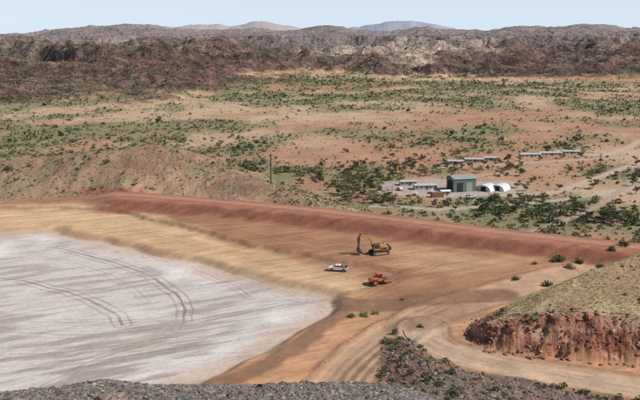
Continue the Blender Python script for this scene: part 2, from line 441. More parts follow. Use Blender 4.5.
def np_mesh(name, verts, faces, k, cols, mat, smooth=False, alpha=None):
    me = bpy.data.meshes.new(name)
    nv, nf = len(verts), len(faces)
    me.vertices.add(nv); me.vertices.foreach_set('co', verts.astype(np.float32).ravel())
    me.loops.add(nf*k); me.loops.foreach_set('vertex_index', faces.astype(np.int32).ravel())
    me.polygons.add(nf); me.polygons.foreach_set('loop_start', np.arange(0, nf*k, k, dtype=np.int32))
    me.polygons.foreach_set('loop_total', np.full(nf, k, dtype=np.int32))
    me.polygons.foreach_set('use_smooth', np.full(nf, smooth))
    me.update(calc_edges=True)
    if cols is not None:
        a = me.attributes.new('Col', 'FLOAT_COLOR', 'POINT')
        c4 = np.ones((nv, 4), np.float32); c4[:, :3] = cols
        if alpha is not None: c4[:, 3] = alpha
        a.data.foreach_set('color', c4.ravel())
    me.materials.append(mat)
    ob = bpy.data.objects.new(name, me); sc.collection.objects.link(ob)
    return ob

# ------------------------------------------------------------------ terrain
az = np.concatenate([np.linspace(-180, -60, 25)[:-1], np.linspace(-60, -27, 45)[:-1], np.linspace(-27, 27, 1060), np.linspace(27, 60, 45)[1:], np.linspace(60, 180, 25)[1:]])
rr_ = np.concatenate([np.linspace(.5, 20, 22)[:-1], np.linspace(20, 34, 80)[:-1], np.linspace(34, 112, 36)[:-1],
      np.geomspace(112, 330, 410)[:-1], np.geomspace(330, 1000, 150)[:-1], np.geomspace(1000, 5400, 400)[:-1], np.geomspace(5400, 16000, 44)])
A, R = np.meshgrid(np.radians(az), rr_)
X = R*np.sin(A); Y = R*np.cos(A)
Z = height(X.ravel(), Y.ravel()).reshape(X.shape)
dzr = np.gradient(Z, axis=0)/np.gradient(R, axis=0); dza = np.gradient(Z, axis=1)/(R*np.gradient(A, axis=1))
S = np.hypot(dzr, dza)
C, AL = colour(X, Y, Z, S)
nr, na = X.shape
idx = np.arange(nr*na).reshape(nr, na)
faces = np.stack([idx[:-1, :-1], idx[:-1, 1:], idx[1:, 1:], idx[1:, :-1]], -1).reshape(-1, 4)[:, ::-1]
ground = np_mesh('ground_terrain', np.stack([X, Y, Z], -1).reshape(-1, 3), faces, 4, C.reshape(-1, 3), M_ground, True, AL.ravel())

# ------------------------------------------------------------------ scatter helpers
def leaf_template(n, s, clumps, seed, flat=0.8):
    g = np.random.default_rng(seed)
    cc = g.normal(size=(clumps, 3)); cc /= np.linalg.norm(cc, axis=1)[:, None]
    cc *= g.uniform(.25, .75, (clumps, 1)); cc[:, 2] = np.abs(cc[:, 2])*flat+.15
    cr = g.uniform(.28, .5, clumps)
    k = g.integers(0, clumps, n)
    p = g.normal(size=(n, 3)); p /= np.linalg.norm(p, axis=1)[:, None]
    p *= (g.uniform(.4, 1, (n, 1)))*cr[k][:, None]
    c = cc[k]+p; c[:, 2] = np.maximum(c[:, 2], .03)
    a = g.normal(size=(n, 3)); a /= np.linalg.norm(a, axis=1)[:, None]
    b = np.cross(a, g.normal(size=(n, 3))); b /= np.linalg.norm(b, axis=1)[:, None]
    sz = s*g.uniform(.6, 1.4, (n, 1))
    v = np.stack([c-a*sz*.6-b*sz*.5, c+a*sz*.6-b*sz*.4, c+b*sz*.8], 1)
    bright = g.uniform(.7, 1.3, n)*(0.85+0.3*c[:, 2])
    return v, bright
def tuft_template(n, seed):
    g = np.random.default_rng(seed)
    a = g.uniform(0, 2*pi, n); tilt = g.uniform(.1, 1.2, n); l = g.uniform(.6, 1.1, n)
    base = np.stack([np.cos(a)*.3, np.sin(a)*.3, 0*a], -1)
    tip = np.stack([np.cos(a)*(.2+np.sin(tilt)*l), np.sin(a)*(.2+np.sin(tilt)*l), np.cos(tilt)*l*.8], -1)
    sd = np.stack([-np.sin(a), np.cos(a), 0*a], -1)*.14
    return np.stack([base-sd, base+sd, tip], 1), g.uniform(.8, 1.15, n)
def rock(seed, npts=13):
    g = np.random.default_rng(seed)
    p = g.normal(size=(npts, 3)); p /= np.linalg.norm(p, axis=1)[:, None]
    p *= g.uniform(.75, 1.1, (npts, 1)); p = np.clip(p, -.75, .75)*np.array([1.1, g.uniform(.6, 1), g.uniform(.45, .8)])
    bm = bmesh.new(); vs = [bm.verts.new(q) for q in p]
    bmesh.ops.convex_hull(bm, input=vs)
    bmesh.ops.delete(bm, geom=[v for v in bm.verts if not v.link_faces], context='VERTS')
    bmesh.ops.triangulate(bm, faces=bm.faces); bm.verts.index_update()
    v = np.array([q.co[:] for q in bm.verts]); f = np.array([[q.index for q in t.verts] for t in bm.faces]); bm.free()
    return v, f
def scatter(name, pos, size, colr, templates, mat, kind='tri', hscale=None):
    n = len(pos); g = np.random.default_rng(n+5)
    which = g.integers(0, len(templates), n); VV = []; FF = []; CC = []; off = 0
    for k, T in enumerate(templates):
        I = np.where(which == k)[0]
        if len(I) == 0: continue
        a = g.uniform(0, 2*pi, len(I)); ca, sa = np.cos(a), np.sin(a)
        if kind == 'tri':
            tv, br = T; base = tv.reshape(-1, 3); f = np.arange(len(base)).reshape(-1, 3); br = np.repeat(br, 3)
        else:
            base, f = T; br = np.ones(len(base))
        P = np.empty((len(I), len(base), 3))
        P[..., 0] = base[None, :, 0]*ca[:, None]-base[None, :, 1]*sa[:, None]
        P[..., 1] = base[None, :, 0]*sa[:, None]+base[None, :, 1]*ca[:, None]
        P[..., 2] = base[None, :, 2]*(1 if hscale is None else hscale[I][:, None])
        P = P*size[I][:, None, None]+pos[I][:, None, :]
        c = colr[I][:, None, :]*br[None, :, None]
        VV.append(P.reshape(-1, 3)); CC.append(c.reshape(-1, 3))
        FF.append((f[None]+(np.arange(len(I))*len(base))[:, None, None]+off).reshape(-1, 3)); off += len(I)*len(base)
    return np_mesh(name, np.concatenate(VV), np.concatenate(FF), 3, np.clip(np.concatenate(CC), .005, .8), mat)
def cand(n, r0, r1, a=27):
    r = np.sqrt(rng.uniform(r0*r0, r1*r1, n)); t = np.radians(rng.uniform(-a, a, n))
    return r*np.sin(t), r*np.cos(t)
def on_ground(x, y, dz=0): return np.stack([x, y, height(x, y)+dz], -1)
greens = np.array([lin(106,114,72,1,.08), lin(124,126,82,1,.08), lin(90,102,64,1,.08), lin(134,132,94,1,.08), lin(112,114,80,1,.08)])
def gcol(n, k=1.0):
    return greens[rng.integers(0, len(greens), n)]*rng.uniform(.6, 1.2, (n, 1))*k
def hazed(c, x, y, k=.4, r0=500, r1=3600):  # mixes a pale haze tone into foliage colour with distance
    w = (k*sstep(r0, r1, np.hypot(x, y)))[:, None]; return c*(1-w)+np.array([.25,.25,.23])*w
def clear(x, y):
    ok = pg_sd(x, y, yard) < -1
    for P, wd, c in proads:
        d, _, _ = pl_dist(x, y, P); ok &= d > wd*0.5+1.5
    return ok
def ridge_h(x, y):
    d, zr, _ = pl_dist(x, y, ridge); return zr-0.17*d
blocks = [(454,164,11,-8),(474,162,12,-6),(490,160.5,8,-5),(530,157,14,4),(550,155.5,15,2),(570,154,12,0)]
blk_xy = [W(px, py, -20) for px, py, _, _ in blocks]
def off_blocks(x, y):
    ok = np.ones(x.shape, bool)
    for bx, by in blk_xy: ok &= ~((np.abs(x-bx) < 9) & (np.abs(y-by) < 5))
    return ok

T_far = [leaf_template(18, .36, 4, s) for s in range(8)]
T_mid = [leaf_template(70, .21, 6, s+20) for s in range(8)]
x, y = cand(46000, 290, 640)
vd = veg_density(x, y)
m = (rng.random(len(x)) < vd*0.40) & (near_parts(x, y) > 20) & clear(x, y) & off_blocks(x, y) & (ridge_h(x, y) < -8); x, y, vd = x[m], y[m], vd[m]
sz = rng.gamma(1.6, .46, len(x))*(.55+.8*vd)+.25
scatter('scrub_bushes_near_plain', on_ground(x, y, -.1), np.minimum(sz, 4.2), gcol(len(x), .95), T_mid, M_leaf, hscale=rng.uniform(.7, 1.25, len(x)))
x, y = cand(105000, 640, 1900)
vd = veg_density(x, y)
m = (rng.random(len(x)) < vd*0.58) & clear(x, y) & off_blocks(x, y); x, y, vd = x[m], y[m], vd[m]
sz = rng.gamma(1.7, .56, len(x))*(.6+.6*vd)+.4
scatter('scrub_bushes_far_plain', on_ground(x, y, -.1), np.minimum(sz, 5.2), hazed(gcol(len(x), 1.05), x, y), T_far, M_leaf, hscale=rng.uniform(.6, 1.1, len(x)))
x, y = cand(34000, 1300, 4600)
m = rng.random(len(x)) < np.clip(.45+1.8*fbm(x, y, 260, 4, 77), 0.08, 1); x, y = x[m], y[m]
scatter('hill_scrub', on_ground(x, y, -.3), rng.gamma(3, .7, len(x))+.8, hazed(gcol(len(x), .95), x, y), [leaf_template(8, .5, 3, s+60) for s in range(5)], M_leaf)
x, y = cand(17000, 280, 400, 27)
m = (ridge_h(x, y) > -8) & (near_parts(x, y) > 5) & (rng.random(len(x)) < np.clip(.5+1.4*fbm(x, y, 25, 3, 210), .1, 1)); x, y = x[m], y[m]
n = len(x)
scatter('ridge_scrub', on_ground(x, y, -.03), rng.gamma(1.6, .19, n)+.15, gcol(n, 1.0), T_far, M_leaf)
x, y = cand(9000, 280, 390, 27)
m = (ridge_h(x, y) > -6) & (near_parts(x, y) > 5); x, y = x[m], y[m]; n = len(x)
T_rk = [rock(s) for s in range(10)]
scatter('ridge_stones', on_ground(x, y), rng.gamma(2, .12, n)+.08, np.array([lin(148,118,94)])*rng.uniform(.6, 1.3, (n, 1)), T_rk, M_rock, 'ico')
def inpoly(P, n, margin=0):
    lo, hi = P.min(0), P.max(0); x = rng.uniform(lo[0], hi[0], n); y = rng.uniform(lo[1], hi[1], n)
    m = pg_sd(x, y, P) > margin; return x[m], y[m]
x, y = inpoly(mound_poly, 34000, 1); df, _, _ = pl_dist(x, y, mf)
m = (df > 5.0) & (fbm(x, y, 9, 3, 201)+rng.uniform(-.3, .5, len(x)) > -.02) & (x < 110); x, y = x[m], y[m]; n = len(x)
scatter('mound_dry_grass', on_ground(x, y), rng.uniform(.15, .42, n), np.array([lin(202,178,126), lin(188,162,110), lin(168,150,102)])[rng.integers(0, 3, n)]*rng.uniform(.85, 1.1, (n, 1)), [tuft_template(12, s) for s in range(6)], M_grass)
x, y = inpoly(mound_poly, 500, 4); n = len(x)
scatter('mound_scrub', on_ground(x, y, -.05), rng.gamma(2, .18, n)+.15, gcol(n, 1.0), T_mid, M_leaf)
x, y = inpoly(mound_poly, 22000, -1.5); df, _, _ = pl_dist(x, y, mf); m = (df < 8) & (x < 110); x, y = x[m], y[m]; n = len(x)
scatter('cliff_rocks', on_ground(x, y, -.03), rng.gamma(1.2, .17, n)+.07, np.array([lin(150,90,68), lin(172,116,92), lin(124,82,66), lin(176,146,122)])[rng.integers(0, 4, n)]*rng.uniform(.7, 1.2, (n, 1)), T_rk, M_rock, 'ico')
x, y = inpoly(rub_poly, 18000, 0); n = len(x)
scatter('rubble_rocks', on_ground(x, y, -.02), rng.gamma(1.2, .12, n)+.05, np.array([lin(130,112,98), lin(150,134,116), lin(132,96,76)])[rng.integers(0, 3, n)]*rng.uniform(.65, 1.2, (n, 1)), T_rk, M_rock, 'ico')
x, y = inpoly(rub_poly, 700, 0); n = len(x)
scatter('rubble_scrub', on_ground(x, y, -.05), rng.gamma(2, .2, n)+.2, gcol(n, 1.0), T_mid, M_leaf)
x, y = cand(18000, 120, 290); sdp = pg_sd(x, y, pan); rd = np.full(x.shape, 99.)
for P, wd, c, k, bh in roads[:2]:
    d, _, _ = pl_dist(x, y, P); rd = np.minimum(rd, np.abs(d-wd-1))
sq = near_parts(x, y)
m = (rng.random(len(x)) < .05) & (sdp < 0) | (rng.random(len(x)) < .01) | (rd < 1.2) | ((sq > -21) & (sq < -14) & (rng.random(len(x)) < .6)) | ((sq > 1) & (sq < 5)); m &= sq < 8; x, y = x[m], y[m]; n = len(x)
scatter('site_stones', on_ground(x, y), rng.gamma(1.5, .055, n)+.04, np.array([lin(160,124,96)])*rng.uniform(.6, 1.2, (n, 1)), T_rk, M_rock, 'ico')
n = 44000; y = rng.uniform(19, 31.2, n); x = y*rng.uniform(-.5, .3, n)
sz = np.minimum(rng.gamma(1.2, .026, n)+.02, .28)
scatter('foreground_gravel', on_ground(x, y, .0), sz, np.array([lin(126,118,110), lin(154,142,130), lin(104,96,90), lin(142,116,98)])[rng.integers(0, 4, n)]*rng.uniform(.65, 1.2, (n, 1)), T_rk, M_rock, 'ico')

def bush(px, py, R, z0, seed, name='shrub', k=1.0, hs=1.0):
    x, y, z = G(px, py, z0)
    T = leaf_template(500, .11, 9, seed)
    return scatter(name, np.array([[x, y, z-.1]]), np.array([R]), gcol(1, k), [T], M_leaf, hscale=np.array([hs]))
for i, (px, py, R, z0) in enumerate([(107,163,2.4,8),(8,170,3.0,3),(30,166,1.5,3),(560,262,2.6,3),(548,286,1.8,0),(516,280,1.6,0),(578,262,1.8,3),(632,242,2.8,3),(612,250,1.8,3),(535,264,1.2,2),(624,246,2.0,3),(570,268,1.8,3),
      (600,268,1.3,9),(365,316,1.5,0),(352,317,1.3,0),(375,314,1.1,0),(395,333,1.2,0),(420,327,.9,0),(440,385,1.3,1),(455,395,1.2,1),(412,372,1.0,1),(402,300,.8,0),(640,300,1.0,9)]):
    bush(px, py, R, z0, 300+i, k=.85, hs=rng.uniform(.7, 1.0))

# ------------------------------------------------------------------ trees
M_bark = simple('bark', (.28,.22,.17), .9, var=.25, scale=6)
def tube(bm, pts, rad, seg=7):
    rings = []
    for i, p in enumerate(pts):
        d = (Vector(pts[min(i+1, len(pts)-1)])-Vector(pts[max(i-1, 0)])).normalized()
        q = d.to_track_quat('Z', 'Y')
        rings.append([bm.verts.new(Vector(p)+q@Vector((cos(a)*rad[i], sin(a)*rad[i], 0))) for a in [2*pi*k/seg for k in range(seg)]])
    for a, b in zip(rings[:-1], rings[1:]):
        for k in range(seg): bm.faces.new((a[k], a[(k+1) % seg], b[(k+1) % seg], b[k]))
    bm.faces.new(rings[-1]); bm.faces.new(rings[0][::-1])
def tree(px, py, hgt, seed):
    x, y, z = G(px, py, -20)
    g = np.random.default_rng(seed); e = bpy.data.objects.new('eucalyptus_tree', None); e.location = (x, y, z-.1); sc.collection.objects.link(e)
    bm = bmesh.new(); h1 = hgt*.26
    lean = g.uniform(-.06, .06, 2)*hgt
    top = (lean[0], lean[1], h1); tube(bm, [(0,0,0), (lean[0]*.4, lean[1]*.4, h1*.5), top], [hgt*.035, hgt*.028, hgt*.022])
    V = []; B = []
    for k in range(9):
        a = k*2*pi/7+g.uniform(-.4, .4); rad = hgt*g.uniform(.12, .40); zz = hgt*g.uniform(.34, .86)
        end = (lean[0]+cos(a)*rad, lean[1]+sin(a)*rad, zz)
        mid = ((top[0]+end[0])/2+g.uniform(-.1, .1), (top[1]+end[1])/2, (top[2]+end[2])/2-.05*hgt)
        tube(bm, [top, mid, end], [hgt*.018, hgt*.012, hgt*.005], 5)
        v, b = leaf_template(110, .17, 5, seed*10+k, .6)
        s = hgt*g.uniform(.22, .34)
        V.append(v*s*np.array([1, 1, .8])+np.array(end)-np.array([0, 0, s*.4])); B.append(b)
    me = bpy.data.meshes.new('trunk'); bm.to_mesh(me); bm.free(); me.materials.append(M_bark)
    o = bpy.data.objects.new('trunk', me); sc.collection.objects.link(o); o.parent = e
    V = np.concatenate(V).reshape(-1, 3); B = np.repeat(np.concatenate(B), 3)
    c = gcol(1, .85)[0][None]*B[:, None]
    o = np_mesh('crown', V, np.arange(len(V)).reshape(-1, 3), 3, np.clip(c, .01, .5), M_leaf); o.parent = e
tl = [(402,174,7),(392,178,6),(412,172,6),(436,172,6),(425,176,5),(500,176,6),(520,176,6),(533,182,5),(528,204,5),(542,206,6),(552,212,5),(600,222,7),(612,224,8),(622,222,6),(588,220,5),
     (345,196,7),(355,194,8),(362,198,6),(338,194,6),(328,190,5),(478,205,4),(486,212,5),(505,216,6),(514,214,5),(560,190,4),(632,186,6),(636,194,5),(596,176,5),(455,210,4),(390,206,5),(420,162,5),(568,172,5),(300,186,5),(318,180,5),
     (374,200,6),(382,203,5),(400,207,4),(412,205,4),(434,207,4),(444,206,3.5),(350,186,6),(368,186,6),(378,180,5),(470,170,5),(480,173,5),(510,170,5),(540,218,5),(528,216,5),(572,216,6),(580,226,5),
     (496,200,4),(508,201,4.5),(520,199,4.5),(448,203,3.5),(466,204,4),(408,199,3.5),(394,200,4.5),(517,188,5),(525,191,5),
     (446,169,4),(462,168,4),(484,166,4),(498,163,4.5),(520,161,4),(540,161,4),(562,159,4),(580,158,5)]
gt = np.random.default_rng(99)
for cxp, cyp, nn_ in [(352,184,9),(330,172,7),(400,168,6),(430,164,5),(610,218,9),(560,212,6),(520,168,5),(500,214,5),(625,176,5),(365,200,6)]:
    for k in range(nn_): tl.append((cxp+gt.normal()*15, cyp+gt.normal()*5, gt.uniform(3.5, 7.5)))
for i, (px, py, h) in enumerate(tl): tree(px, py, h, 500+i)

# ------------------------------------------------------------------ object building helpers
def link(o, parent):
    sc.collection.objects.link(o)
    if parent: o.parent = parent
    return o
def empty(name, loc, rot=0.0):
    e = bpy.data.objects.new(name, None); e.location = loc; e.rotation_euler = (0, 0, rot); sc.collection.objects.link(e); return e
def prism(name, prof, y0, y1, mat, parent, bevel=0.0, axis='Y'):
    bm = bmesh.new()
    f = (lambda a, b, t: (a, t, b)) if axis == 'Y' else ((lambda a, b, t: (t, a, b)) if axis == 'X' else (lambda a, b, t: (a, b, t)))
    A_ = [bm.verts.new(f(a, b, y0)) for a, b in prof]; B_ = [bm.verts.new(f(a, b, y1)) for a, b in prof]
    n = len(prof); bm.faces.new(A_); bm.faces.new(B_[::-1])
    for i in range(n): bm.faces.new((A_[i], B_[i], B_[(i+1) % n], A_[(i+1) % n]))
    bmesh.ops.recalc_face_normals(bm, faces=bm.faces)
    me = bpy.data.meshes.new(name); bm.to_mesh(me); bm.free(); me.materials.append(mat)
    o = link(bpy.data.objects.new(name, me), parent)
    if bevel:
        b = o.modifiers.new('b', 'BEVEL'); b.width = bevel; b.segments = 2; b.limit_method = 'ANGLE'
    return o
def box(name, c, s, mat, parent, bevel=0.0):
    x, y, z = c; a, b, h = s[0]/2, s[1]/2, s[2]/2
    return prism(name, [(x-a, z-h), (x+a, z-h), (x+a, z+h), (x-a, z+h)], y-b, y+b, mat, parent, bevel)
def wheel(name, c, r, w, mat, hub, parent, lugs=0):
    n = 28; pts = []
    for i in range(n):
        a = 2*pi*i/n; q = r*(1+(0.05 if (lugs and i % 2) else 0)); pts.append((c[0]+q*cos(a), c[2]+q*sin(a)))
    o = prism(name, pts, c[1]-w/2, c[1]+w/2, mat, parent, .03)
    pts = [(c[0]+r*.5*cos(2*pi*i/16), c[2]+r*.5*sin(2*pi*i/16)) for i in range(16)]
    prism(name+'_hub', pts, c[1]-w/2-.03, c[1]+w/2+.03, hub, parent)
    return o
def rod(name, a, b, r, mat, parent):
    bm = bmesh.new(); tube(bm, [a, ((a[0]+b[0])/2, (a[1]+b[1])/2, (a[2]+b[2])/2), b], [r, r, r], 8)
    me = bpy.data.meshes.new(name); bm.to_mesh(me); bm.free(); me.materials.append(mat); return link(bpy.data.objects.new(name, me), parent)

M_yel = simple('machine_yellow_paint', (.55,.31,.06), .55, var=.15, dirt=.4, scale=1.5)
M_dk = simple('dark_steel', (.045,.042,.04), .6, var=.3, dirt=.2)
M_rub = simple('tyre_rubber', (.035,.033,.03), .85, var=.3, dirt=.2)
M_glass = simple('tinted_glass', (.03,.04,.045), .12, var=.1, spec=.8)
M_white = simple('white_paint', (.74,.74,.72), .4, var=.03, dirt=.05, scale=1)
M_or = simple('orange_paint', (.55,.14,.045), .55, var=.15, dirt=.3, scale=1.5)
M_steel = simple('worn_steel', (.3,.27,.24), .5, .5, var=.25, dirt=.2)
M_tail = simple('tail_light_red', (.4,.02,.02), .3)
M_gal = simple('galvanised_sheet', (.48,.47,.45), .5, var=.1, dirt=.12, scale=.6)
M_green = simple('shed_green_sheet', (.12,.155,.12), .6, var=.1, scale=.5, dirt=.08)
M_greenr = simple('shed_roof_sheet', (.29,.32,.29), .55, var=.08, scale=.4)
M_wall = simple('cream_panel', (.42,.39,.34), .7, var=.08, scale=.6)
M_shade_panel = simple('painted_dark_interior', (.03,.03,.03), .9)  # near-black panels stand in for interior shade; walls behind are closed
M_fab = simple('white_fabric', (.66,.66,.64), .7, var=.06, scale=.5, dirt=.05)
M_wood = simple('timber_pole', (.085,.065,.05), .9, var=.3, scale=5)
M_cont2 = simple('container_rust', (.24,.12,.08), .7, var=.2)

def excavator(loc, rot, swing):
    e = empty('excavator', loc, rot)
    for s in (-1, 1):
        pts = []; N = 26
        for i in range(N):
            t = i/N*2*pi
            cx = 2.0 if cos(t) > 0 else -2.0
            q = .55*(1.06 if i % 2 else 1.0)
            pts.append((cx+q*cos(t), .56+q*sin(t)))
        prism('track_belt', pts, s*1.35-.3, s*1.35+.3, M_dk, e)
        box('track_frame', (0, s*1.35, .55), (3.7, .66, .42), M_yel, e, .05)
        for k in range(6): wheel('track_roller', (-1.7+k*.68, s*1.35, .25), .16, .7, M_steel, M_dk, e)
        for xx in (-2.0, 2.0): wheel('sprocket', (xx, s*1.35, .56), .36, .68, M_dk, M_steel, e)
    box('undercarriage', (0, 0, .75), (2.2, 2.0, .5), M_dk, e, .05)
    u = bpy.data.objects.new('upper_structure', None); sc.collection.objects.link(u); u.parent = e; u.rotation_euler = (0, 0, swing)
    pts = [(cos(2*pi*i/24)*.85, sin(2*pi*i/24)*.85) for i in range(24)]
    prism('slew_ring', pts, .95, 1.25, M_dk, u, axis='Z')
    box('deck', (-.4, 0, 1.35), (4.2, 2.9, .26), M_dk, u, .03)
    prism('engine_housing', [(-2.3,1.48),(.0,1.48),(.0,2.45),(-.3,2.62),(-2.1,2.62),(-2.3,2.45)], -1.42, .2, M_yel, u, .06)
    prism('engine_housing_left', [(-2.3,1.48),(-.2,1.48),(-.2,2.40),(-2.3,2.45)], .21, 1.42, M_yel, u, .06)
    prism('counterweight', [(-3.2,1.6),(-3.1,1.3),(-2.32,1.25),(-2.32,2.5),(-2.9,2.55),(-3.2,2.2)], -1.45, 1.45, M_dk, u, .12)
    box('side_tank', (.75, -.98, 1.9), (1.4, .85, .82), M_yel, u, .06)
    box('side_grille', (-1.2, -1.43, 2.0), (1.4, .04, .55), M_dk, u)
    box('side_grille', (-1.2, 1.43, 1.95), (1.4, .04, .55), M_dk, u)
    rod('exhaust', (-1.3,-.6,2.6), (-1.3,-.6,3.25), .08, M_dk, u)
    for yy in (-1.3, 1.3):
        rod('handrail', (-2.0, yy, 2.95), (-.4, yy, 2.95), .025, M_dk, u)
        for xx in (-2.0, -1.2, -.4): rod('handrail_post', (xx, yy, 2.5), (xx, yy, 2.95), .025, M_dk, u)
    cab = [(.05,1.48),(1.85,1.48),(1.95,1.95),(1.62,3.2),(.15,3.2),(.05,3.0)]
    prism('cab', cab, .5, 1.42, M_yel, u, .06)
    win = [(.2,1.95),(1.82,1.95),(1.57,3.05),(.2,3.05)]
    prism('cab_side_glass', win, .485, 1.435, M_glass, u)
    prism('cab_front_glass', [(1.90,1.75),(1.99,1.95),(1.66,3.1),(1.58,3.1)], .6, 1.32, M_glass, u)
    box('cab_roof', (.85, .96, 3.25), (1.55, .98, .1), M_dk, u, .03)
    boom = [(.9,1.55),(1.25,1.5),(2.7,4.1),(3.3,4.75),(4.2,5.1),(5.75,5.15),(5.8,5.45),(4.0,5.75),(3.0,5.6),(2.3,4.95)]
    prism('boom', boom, -.28, .22, M_yel, u, .04)
    arm = [(5.05,6.05),(5.4,6.15),(5.95,5.5),(6.05,4.8),(5.95,2.3),(5.7,2.25),(5.45,4.9)]
    prism('stick', arm, -.2, .14, M_dk, u, .03)
    for yy in (-.42, .36):
        rod('boom_cylinder', (1.6,yy,1.6), (2.2,yy,3.1), .13, M_dk, u); rod('boom_ram', (2.2,yy,3.1), (2.85,yy,4.75), .075, M_steel, u)
    rod('stick_cylinder', (3.2,-.03,5.85), (4.4,-.03,6.1), .12, M_dk, u); rod('stick_ram', (4.4,-.03,6.1), (5.15,-.03,6.08), .07, M_steel, u)
    rod('bucket_cylinder', (6.12,-.03,5.0), (6.2,-.03,3.6), .1, M_dk, u); rod('bucket_ram', (6.2,-.03,3.6), (6.15,-.03,2.6), .06, M_steel, u)
    rod('bucket_link', (6.15,-.03,2.6), (5.9,-.03,1.95), .08, M_dk, u)
    bk = [(5.65,2.3),(6.05,2.2),(6.35,1.6),(6.25,.95),(5.75,.55),(5.1,.55),(4.75,.85),(5.2,.8),(5.6,1.0),(5.75,1.5)]
    prism('bucket', bk, -.75, .69, M_dk, u, .02)
    side = [(5.6,2.0),(6.1,1.9),(6.25,1.2),(5.7,.62),(4.9,.8)]
    prism('bucket_side', side, -.79, -.74, M_dk, u); prism('bucket_side', side, .68, .73, M_dk, u)
    for k in range(5): prism('bucket_tooth', [(4.85,.72),(4.5,.95),(4.9,.88)], -.68+k*.32, -.58+k*.32, M_steel, u)
    return e
x, y, z = G(379, 254, 0)
excavator((x, y, z-.02), radians(200), radians(-10))

def pickup(loc, rot, name='utility_pickup', paint=M_white, canopy=True):
    e = empty(name, loc, rot)
    body = [(-2.6,.5),(-2.05,.5),(-1.95,.78),(-1.75,.92),(-1.35,.92),(-1.15,.78),(-1.05,.5),(1.15,.5),(1.25,.78),(1.45,.92),(1.85,.92),(2.05,.78),(2.15,.5),(2.6,.52),(2.62,.85),(2.45,1.08),(1.25,1.2),(-2.6,1.12)]
    prism('body', body, -.9, .9, paint, e, .05)
    prism('cabin', [(-.95,1.15),(1.3,1.18),(.62,1.78),(-.75,1.78)], -.78, .78, paint, e, .06)
    prism('side_glass', [(-.78,1.22),(1.02,1.24),(.55,1.68),(-.66,1.68)], -.795, .795, M_glass, e)
    prism('windscreen', [(1.16,1.24),(1.26,1.24),(.72,1.72),(.64,1.72)], -.68, .68, M_glass, e)
    box('door_pillar', (.05, 0, 1.45), (.09, 1.6, .5), paint, e)
    if canopy:
        prism('tray_canopy', [(-2.6,1.14),(-1.0,1.14),(-1.0,1.75),(-2.5,1.75)], -.86, .86, paint, e, .05)
        box('canopy_glass', (-1.78, 0, 1.46), (1.1, 1.735, .34), M_glass, e)
    else:
        box('tray_floor', (-1.8, 0, 1.16), (1.6, 1.6, .06), M_dk, e)
        for s in (-1, 1): box('tray_side', (-1.8, s*.85, 1.28), (1.6, .06, .3), M_steel, e)
        box('tray_back', (-2.57, 0, 1.28), (.06, 1.6, .3), M_steel, e)
        box('headboard', (-1.0, 0, 1.5), (.06, 1.6, .7), M_dk, e)
        box('tool_box', (-1.4, 0, 1.38), (.6, 1.5, .4), M_steel, e, .03)
    box('front_bumper', (2.65, 0, .62), (.14, 1.76, .26), M_dk, e, .04); box('rear_bumper', (-2.66, 0, .6), (.12, 1.7, .18), M_dk, e, .03)
    box('grille', (2.615, 0, .88), (.03, 1.0, .16), M_dk, e)
    for s in (-1, 1):
        box('headlight', (2.58, s*.68, .9), (.08, .3, .16), M_steel, e); box('tail_light', (-2.61, s*.8, .95), (.04, .14, .3), M_tail, e)
        box('mirror', (.95, s*.95, 1.28), (.12, .18, .16), M_dk, e)
        for xx in (-1.55, 1.65): wheel('wheel', (xx, s*.8, .38), .38, .26, M_rub, M_steel, e)
    rod('aerial', (1.2,.7,1.1), (1.2,.7,2.6), .012, M_dk, e)
    box('beacon', (.0, 0, 1.84), (.2, .5, .1), M_or, e)
    return e
x, y, z = G(338, 271, 0); pickup((x, y, z), radians(168), canopy=False)

def roller(loc, rot):
    e = empty('soil_compactor', loc, rot)
    n = 32; pts = [(1.9+(.78+(.06 if i % 2 else 0))*cos(2*pi*i/n), .82+(.78+(.06 if i % 2 else 0))*sin(2*pi*i/n)) for i in range(n)]
    prism('drum', pts, -1.05, 1.05, M_steel, e)
    for s in (-1, 1): prism('drum_frame', [(.6,.75),(2.9,.65),(3.0,.95),(2.6,1.1),(.6,1.25)], s*1.2-.1, s*1.2+.1, M_or, e, .03)
    box('drum_frame_front', (2.95, 0, .85), (.2, 2.5, .35), M_or, e, .04)
    box('drum_frame_rear', (.72, 0, 1.0), (.28, 2.3, .5), M_or, e, .04)
    box('articulation', (.35, 0, .9), (.6, .6, .5), M_dk, e)
    box('chassis', (-1.1, 0, .95), (2.8, 1.3, .55), M_dk, e, .04)
    prism('engine_hood', [(-2.9,.95),(-1.0,.95),(-1.0,2.05),(-2.2,1.95),(-2.75,1.7),(-2.9,1.4)], -.82, .82, M_or, e, .09)
    box('hood_grille', (-2.0, 0, 1.5), (.9, 1.68, .45), M_dk, e)
    box('cab_base', (-.35, 0, 1.35), (1.3, 1.6, .7), M_or, e, .05)
    prism('cab_glass', [(-.95,1.7),(.28,1.7),(.2,2.72),(-.88,2.72)], -.74, .74, M_glass, e)
    for xx in (-.95, .25):
        for s in (-1, 1): rod('cab_post', (xx, s*.77, 1.6), (xx*.93, s*.77, 2.78), .06, M_or, e)
    box('cab_roof', (-.35, 0, 2.84), (1.6, 1.8, .14), M_or, e, .05)
    for s in (-1, 1):
        wheel('rear_tyre', (-1.75, s*1.0, .76), .76, .55, M_rub, M_or, e, 1)
        prism('mudguard', [(-2.5,1.35),(-2.3,1.7),(-1.2,1.7),(-.95,1.4),(-1.0,1.35),(-1.3,1.6),(-2.2,1.6),(-2.42,1.32)], s*1.0-.28, s*1.0+.28, M_or, e)
    rod('exhaust', (-1.4,.4,2.0), (-1.4,.4,2.7), .06, M_dk, e)
    rod('beacon', (-.35,.0,2.9), (-.35,0,3.1), .08, M_or, e)
    return e
x, y, z = G(380, 284, 0); roller((x, y, z+.0), radians(20))

